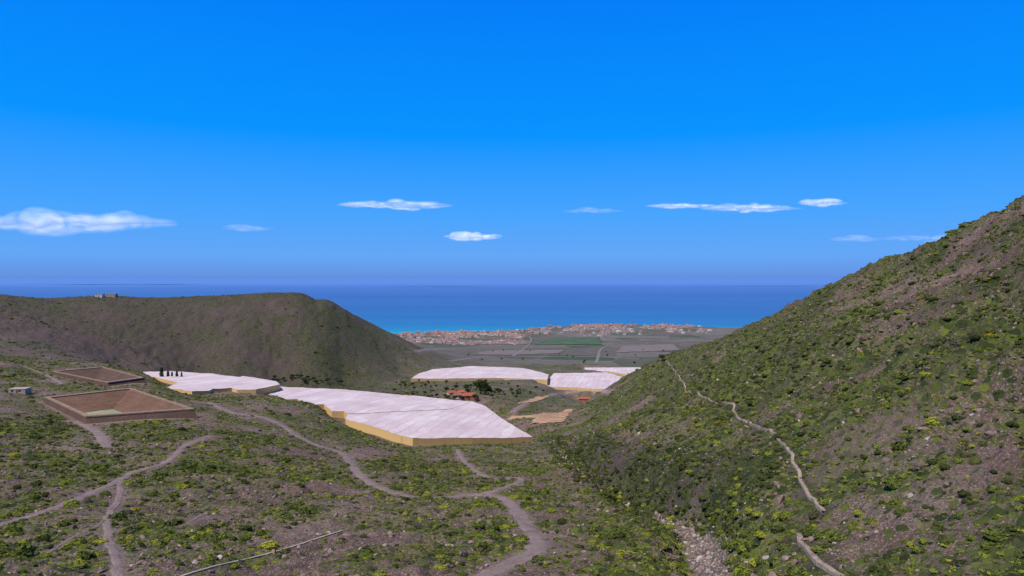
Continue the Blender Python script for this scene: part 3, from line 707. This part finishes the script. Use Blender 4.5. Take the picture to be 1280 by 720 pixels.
# ------------------------------------------------------------------ trees
def cone(bm,a,b,ra,rb,n=7):
    a,b=Vector(a),Vector(b); d=(b-a).normalized(); s=d.orthogonal().normalized(); t=d.cross(s)
    r1=[bm.verts.new(a+(s*math.cos(i/n*6.2832)+t*math.sin(i/n*6.2832))*ra) for i in range(n)]
    r2=[bm.verts.new(b+(s*math.cos(i/n*6.2832)+t*math.sin(i/n*6.2832))*rb) for i in range(n)]
    for i in range(n): bm.faces.new((r1[i],r1[(i+1)%n],r2[(i+1)%n],r2[i]))
def tree_meshes(seed,kind):
    r=np.random.default_rng(seed); bm=bmesh.new()
    if kind=='cypress':
        cone(bm,(0,0,-.05),(0,0,.9),.035,.008)
    else:
        cone(bm,(0,0,-.05),(.02,.01,.42),.045,.03)
        for i in range(5):
            a=i*1.26+r.random(); cone(bm,(.02,.01,.36),(.28*math.cos(a),.28*math.sin(a),.62+.1*r.random()),.022,.008,5)
        cone(bm,(.02,.01,.4),(0,0,.8),.028,.008,5)
    tm=bpy.data.meshes.new("trunk"); bm.to_mesh(tm); bm.free(); tm.materials.append(mbark)
    V=[];Q=[];T=[]
    if kind=='cypress':
        cl=[(np.array([0,0,h]),.13*(1-((h-.35)/.75)**2)*1.0+.02) for h in np.linspace(.12,.95,9)]
    else:
        cl=[(np.array([.27*math.cos(a),.27*math.sin(a),.62+.16*r.random()]),r.uniform(.16,.24)) for a in np.linspace(0,5.4,6)]+[(np.array([0,0,.82]),.2),(np.array([.05,-.05,.66]),.24)]
    for c,R_ in cl:
        for i in range(85):
            d=r.normal(size=3); d/=np.linalg.norm(d); p=c+d*R_*r.uniform(.55,1.1)
            nn=d+r.normal(size=3)*.6; nn/=np.linalg.norm(nn); a=np.cross(nn,r.normal(size=3)); a/=np.linalg.norm(a); b=np.cross(nn,a); s=.045*r.uniform(.6,1.4); k=len(V)
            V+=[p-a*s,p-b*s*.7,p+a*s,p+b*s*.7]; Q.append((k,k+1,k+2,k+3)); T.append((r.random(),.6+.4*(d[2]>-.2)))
    cm_=mesh_np("crown",np.array(V),np.array(Q),fol_tree,False)
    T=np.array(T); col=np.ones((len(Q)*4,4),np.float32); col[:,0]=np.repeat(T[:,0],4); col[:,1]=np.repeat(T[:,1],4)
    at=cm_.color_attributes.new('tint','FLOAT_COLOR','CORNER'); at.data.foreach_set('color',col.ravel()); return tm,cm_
TM=[tree_meshes(i,'round') for i in range(3)]; TC=[tree_meshes(9,'cypress')]
def tree(px,py,h,kind,lab,grp):
    tm,cr=(TC[0] if kind=='cypress' else random.choice(TM))
    p=locate(px,py)
    if kind!='cypress' and float(zat(occ,p[0],p[1]))>.01: return
    e=bpy.data.objects.new("cypress_tree" if kind=='cypress' else "tree",None); COL.objects.link(e)
    e.location=(p[0],p[1],float(zat(Z,p[0],p[1]))); e.rotation_euler=(0,0,random.random()*6); e.scale=(h*random.uniform(.85,1.2),h*random.uniform(.85,1.2),h)
    e["label"]=lab; e["category"]="tree"; e["group"]=grp
    for nm,m in (("trunk",tm),("crown",cr)):
        o=bpy.data.objects.new(nm,m); COL.objects.link(o); o.parent=e
for px,py,h in ((202,474,10.5),(210,473.8,7.5),(215,473.6,6.5),(221,473.8,7.5),(227,474,6.5)):
    tree(px,py,h,'cypress',"slender dark cypress tree beside white greenhouse netting","cypress row beside the greenhouse")
for i in range(24):
    tree(random.uniform(335,430),random.uniform(473,481),random.uniform(3.5,6),'round',"dark green tree behind the greenhouse canopy","trees between the greenhouses")
tree(601,493,14,'round',"large round dark green tree beside the red-roofed farmhouse","trees around the farmhouse")
for i in range(20):
    tree(random.gauss(606,9),random.uniform(486,494),random.uniform(5,8),'round',"dark green tree sheltering the red-roofed farmhouse","trees around the farmhouse")
for px,py,h in ((560,500,5),(568,501,4.5),(577,502,5),(594,501,6),(583,489,7),(570,488,6),(558,491,6)):
    tree(px,py,h,'round',"small dark green tree partly hiding the farmhouse","trees around the farmhouse")
for i in range(60):
    tree(random.uniform(490,680),random.uniform(476,500),random.uniform(2.5,5),'round',"dark green tree on the valley floor","scattered valley trees")
for i in range(20):
    tree(random.uniform(560,830),random.uniform(438,458),random.uniform(4,7),'round',"dark green tree among fields on the plain","scattered field trees")

# ------------------------------------------------------------------ houses
mwhite=simple("white_render",(.58,.53,.51),.12,.5); mtile=simple("red_roof_tiles",(.30,.095,.055),.3,1.2); mtan=simple("tan_render",(.38,.29,.24),.15,.5)
mttile=simple("hazed_town_tiles",(.28,.155,.13),.3,.05)  # distance haze painted into a paler, pinker tile colour
mglass=simple("dark_window_glass",(.04,.05,.06),.2,1,.3); mdoor=simple("wood_door",(.16,.08,.04),.2,2); mred=simple("red_render",(.36,.13,.085),.2,.5)
def box(bm,x0,x1,y0,y1,z0,z1):
    v=[bm.verts.new((x,y,z)) for z in (z0,z1) for x,y in ((x0,y0),(x1,y0),(x1,y1),(x0,y1))]
    for f in ((3,2,1,0),(4,5,6,7),(0,1,5,4),(1,2,6,5),(2,3,7,6),(3,0,4,7)): bm.faces.new([v[i] for i in f])
def tomesh(bm,nm,m):
    me=bpy.data.meshes.new(nm); bm.to_mesh(me); bm.free(); me.materials.append(m); return me
def farmhouse(px,py,w,d,h,rot,wm,lab,flat=False):
    p=locate(px,py); e=addobj("farmhouse",None,label=lab,category="house"); e.location=(p[0],p[1],float(zat(Z,p[0],p[1]))); e.rotation_euler=(0,0,rot)
    bm=bmesh.new(); box(bm,-w/2,w/2,-d/2,d/2,-1,h); addobj("wall",tomesh(bm,"wall",wm),e)
    bm=bmesh.new()
    if flat: box(bm,-w/2-.2,w/2+.2,-d/2-.2,d/2+.2,h+.003,h+.35)
    else:
        o=.5; rh_=d*.27
        a=[bm.verts.new(q) for q in ((-w/2-o,-d/2-o,h-.1),(w/2+o,-d/2-o,h-.1),(w/2+o,d/2+o,h-.1),(-w/2-o,d/2+o,h-.1),(-w/2+d*.3,0,h+rh_),(w/2-d*.3,0,h+rh_))]
        for f in ((0,1,5,4),(1,2,5),(2,3,4,5),(3,0,4),(3,2,1,0)): bm.faces.new([a[i] for i in f])
    addobj("roof",tomesh(bm,"roof",mtan if flat else mtile),e)
    bm=bmesh.new(); box(bm,-.5,.5,-d/2-.06,-d/2+.05,-.1,2.1); addobj("door",tomesh(bm,"door",mdoor),e)
    for k in range(int(w/4)):
        xx=-w/2+2+k*4
        if abs(xx)<1.2: continue
        bm=bmesh.new(); box(bm,xx-.6,xx+.6,-d/2-.06,-d/2+.05,1,2.2); addobj("window",tomesh(bm,"window",mglass),e)
farmhouse(587,498,13,8,3.2,.1,mred,"red-walled farmhouse with a hipped tiled roof among trees")
farmhouse(573,497,8,7,2.8,.3,mwhite,"small white annex with red tiled roof beside trees")
farmhouse(579,493,10,6,2.8,-.3,mtan,"tan farm outbuilding with a red hipped roof behind the farmhouse")
farmhouse(565,493.5,8,6,2.6,.5,mwhite,"small pale farm shed with a red tiled roof")
farmhouse(732,501,13,6,2.4,-.1,mred,"long low red-roofed shed beside the valley road")
farmhouse(25,491,9,6,2.4,.1,mtan,"small tan flat-roofed pump house on the scrub slope",True)
farmhouse(140,371,12,8,4,.1,mtan,"tan flat-roofed house on the plateau rim",True)
farmhouse(125,371.5,9,8,3.5,.1,mwhite,"pale flat-roofed house on the plateau rim",True)
def town_house(seed):
    r=random.Random(seed); w,d,h=r.uniform(10,22),r.uniform(8,14),r.choice([3.5,5,6,7]); bm=bmesh.new()
    box(bm,-w/2,w/2,-d/2,d/2,-6,h); bm.faces.ensure_lookup_table()
    if r.random()<.5:
        rr=d*.22; a=[bm.verts.new(q) for q in ((-w/2-.6,-d/2-.6,h+.01),(w/2+.6,-d/2-.6,h+.01),(w/2+.6,d/2+.6,h+.01),(-w/2-.6,d/2+.6,h+.01),(-w/2+d*.3,0,h+rr),(w/2-d*.3,0,h+rr))]
        for f in ((0,1,5,4),(1,2,5),(2,3,4,5),(3,0,4)): bm.faces.new([a[i] for i in f]).material_index=1
    else: box(bm,-w/2+1,w*.1,-d/2+1,d/2-1,h-.5,h+2.5)
    for fl in range(int(h//3)):
        for k in range(int(w/4)):
            x0=-w/2+1.5+k*4; m0=len(bm.faces); box(bm,x0,x0+1.5,-d/2-.1,-d/2+.1,1+fl*3,2.4+fl*3)
            bm.faces.ensure_lookup_table()
            for f in bm.faces[m0:]: f.material_index=2
    me=bpy.data.meshes.new("house"); bm.to_mesh(me); bm.free()
    me.materials.append(mwhite if seed%3 else mtan); me.materials.append(mttile); me.materials.append(mglass); return me
TH=[town_house(i) for i in range(10)]
thc=bpy.data.collections.new("town_kinds")
for i,m in enumerate(TH): thc.objects.link(bpy.data.objects.new("house_kind_%d"%i,m))
cand=[]
while len(cand)<1700:
    q=random.random()
    if q<.55: px,py_=random.uniform(500,655),random.triangular(414.5,432,418)
    elif q<.97: px,py_=random.triangular(640,905,745),random.triangular(405.5,417,408.5)
    else: px,py_=random.uniform(600,850),random.uniform(415,421)
    p=locate(px,py_)
    if p[2]<2 or p[1]>5600 or p[1]<2600: continue
    if gn(np.array([p[0]/230]),np.array([p[1]/380]),5)[0]<-.04: continue
    cand.append((p[0],p[1],p[2]))
cand=np.array(cand); cand[:,2]=zat(Z,cand[:,0],cand[:,1])
order=np.argsort(cand[:,1])
for i in order[:290]:
    k=random.randrange(10); o=bpy.data.objects.new("house",TH[k]); COL.objects.link(o); o.location=cand[i]; o.rotation_euler=(0,0,random.choice([.2,.2,1.77,-.4])+random.uniform(-.1,.1))
    f=random.uniform(.6,1.05); o.scale=(f,f,f); o["label"]="pale coastal house with flat or red tiled roof"; o["category"]="house"; o["group"]="houses of the coastal town"
r_=order[290:]; rt=np.zeros((len(r_),3)); rt[:,2]=rng.choice([.2,1.77,-.4],len(r_)); f=rng.uniform(.6,1.6,len(r_)); fz=f*rng.choice([1,1,1,1.8],len(r_))
scatter_obj("town_buildings",cand[r_],np.stack([f,f,fz],1),rt,rng.integers(0,10,len(r_)),thc,None,kind="stuff",label="distant buildings of a coastal resort town",category="town")

# ------------------------------------------------------------------ clouds
def cloudmat(dens,asp):
    m,N=mat("cloud_vapour"); lw=N.n('ShaderNodeLayerWeight',{'Blend':.5}).outputs['Facing']
    tc=N.n('ShaderNodeTexCoord').outputs['Object']
    mp=N.n('ShaderNodeMapping',{'Vector':tc,'Scale':(1,1,asp)}).outputs[0]
    ns=N.noise(mp,3.0,5,.5,.3); n2=N.noise(mp,10,4,.5)
    edge=N.math('POWER',N.math('SUBTRACT',1.0,lw),2.2)
    ex=N.n('ShaderNodeSeparateXYZ',{0:tc}); en=N.rng(N.math('ABSOLUTE',ex.outputs[0]),.45,1.0,1,0)
    a=N.math('MULTIPLY',edge,N.rng(N.math('ADD',N.math('MULTIPLY',ns,.85),N.math('MULTIPLY',n2,.15)),.22,.60)); a=N.math('MULTIPLY',N.math('MULTIPLY',a,en),dens,clamp=True)
    d=N.n('ShaderNodeBsdfDiffuse',{'Color':(.9,.9,.92,1)}); t=N.n('ShaderNodeBsdfTranslucent',{'Color':(.9,.9,.92,1)})
    dm=N.n('ShaderNodeMixShader',{0:.5,1:d.outputs[0],2:t.outputs[0]})
    em=N.n('ShaderNodeEmission',{'Color':(.6,.7,.9,1),'Strength':.35}); ad=N.n('ShaderNodeAddShader',{0:dm.outputs[0],1:em.outputs[0]})  # faint glow added to stand in for light scattered inside the cloud
    tr=N.n('ShaderNodeBsdfTransparent'); mx=N.n('ShaderNodeMixShader',{0:a,1:tr.outputs[0],2:ad.outputs[0]})
    N.n('ShaderNodeOutputMaterial',{'Surface':mx.outputs[0]}); return m
cl_hi=cloudmat(1.1,.25); cl_lo=cloudmat(.30,.25)
def cloud(px,py,wpx,hpx,faint,seed,lab):
    s_=S(py); zc=2600.0; d=zc/s_; w=wpx*d/F; h=hpx*d/F
    r=np.random.default_rng(seed); bm=bmesh.new()
    nl=max(7,int(wpx/9))
    for i in range(nl):
        t=(i+.5)/nl*2-1; rr=(1-abs(t)**2.2)*.55+.16
        mtx=bmesh.ops.create_icosphere(bm,subdivisions=3,radius=1)['verts']
        cx=t*.85+r.uniform(-.05,.05); cz=r.uniform(-.25,.3)*(1-abs(t)); cy=r.uniform(-.3,.3)*(1-abs(t)); sxr=max(.12,2.6/nl*r.uniform(.7,1.6)); rr*=r.uniform(.6,1.15)
        for v in mtx:
            v.co=Vector((cx+v.co.x*sxr,cy+v.co.y*.45*rr,cz+v.co.z*rr*(1.0 if v.co.z>0 else .6)))
    me=bpy.data.meshes.new("cloud"); bm.to_mesh(me); bm.free(); me.materials.append(cl_lo if faint else cl_hi)
    o=addobj("cloud",me,label=lab,category="cloud"); o.location=(U(px)*d,d,CAMZ+zc); o.scale=(w/2,w/2*.6,h/2)
    md=o.modifiers.new('r','REMESH'); md.mode='VOXEL'; md.voxel_size=.035; md.use_smooth_shade=True
    sm=o.modifiers.new('s','SMOOTH'); sm.factor=.5; sm.iterations=10
    o["group"]="small clouds over the sea"
for i,c_ in enumerate([(85,281,300,54,0),(495,257,160,23,0),(591,296,78,24,0),(310,286,70,14,1),(742,264,84,13,1),(855,258,100,16,0),(938,261,135,21,0),(1028,254,66,17,0),(1070,299,70,17,1),(1160,299,125,20,1),(445,256,40,10,1)]):
    cloud(*c_,i+3,"thin faint wisp of cloud" if c_[4] else "flat white fair-weather cloud above the sea")

# ------------------------------------------------------------------ light, sky, camera
sv=Vector((-.40,-.38,.84)).normalized(); elev=math.asin(sv.z); az=math.atan2(sv.x,sv.y)
w=bpy.data.worlds.new("World"); scene.world=w; w.use_nodes=True; N=NT(w.node_tree)
sky=N.n('ShaderNodeTexSky',sky_type='NISHITA'); sky.sun_disc=False; sky.sun_elevation=elev; sky.sun_rotation=az; sky.altitude=350; sky.dust_density=.4; sky.ozone_density=3
bgA=N.n('ShaderNodeBackground',{'Color':sky.outputs[0],'Strength':.05})
tc=N.n('ShaderNodeTexCoord').outputs['Generated']; sz=N.n('ShaderNodeSeparateXYZ',{0:tc}).outputs[2]
g=N.ramp(sz,[(0,(.115,.265,.70)),(.006,(.12,.29,.76)),(.03,(.12,.37,.90)),(.09,(.06,.36,.96)),(.2,(.0,.285,.98)),(.37,(.0,.205,.92)),(.6,(.005,.09,.40)),(1,(.01,.05,.2))])
bgB=N.n('ShaderNodeBackground',{'Color':g,'Strength':1.05})
mx=N.n('ShaderNodeMixShader',{0:.97,1:bgA.outputs[0],2:bgB.outputs[0]})
N.n('ShaderNodeOutputWorld',{'Surface':mx.outputs[0]})
sl=bpy.data.lights.new("sun",'SUN'); sl.energy=5.0; sl.angle=math.radians(.5); sl.color=(1,.94,.86)
so=bpy.data.objects.new("sun",sl); COL.objects.link(so); so.rotation_euler=(-sv).to_track_quat('-Z','Y').to_euler(); so.location=(0,0,900)
cam=bpy.data.cameras.new("camera"); cam.sensor_width=36; cam.lens=36*F/1280; cam.shift_y=-13/1280; cam.clip_start=1; cam.clip_end=900000
co=bpy.data.objects.new("camera",cam); COL.objects.link(co); co.location=(0,0,CAMZ); co.rotation_euler=(math.radians(90),0,0); scene.camera=co
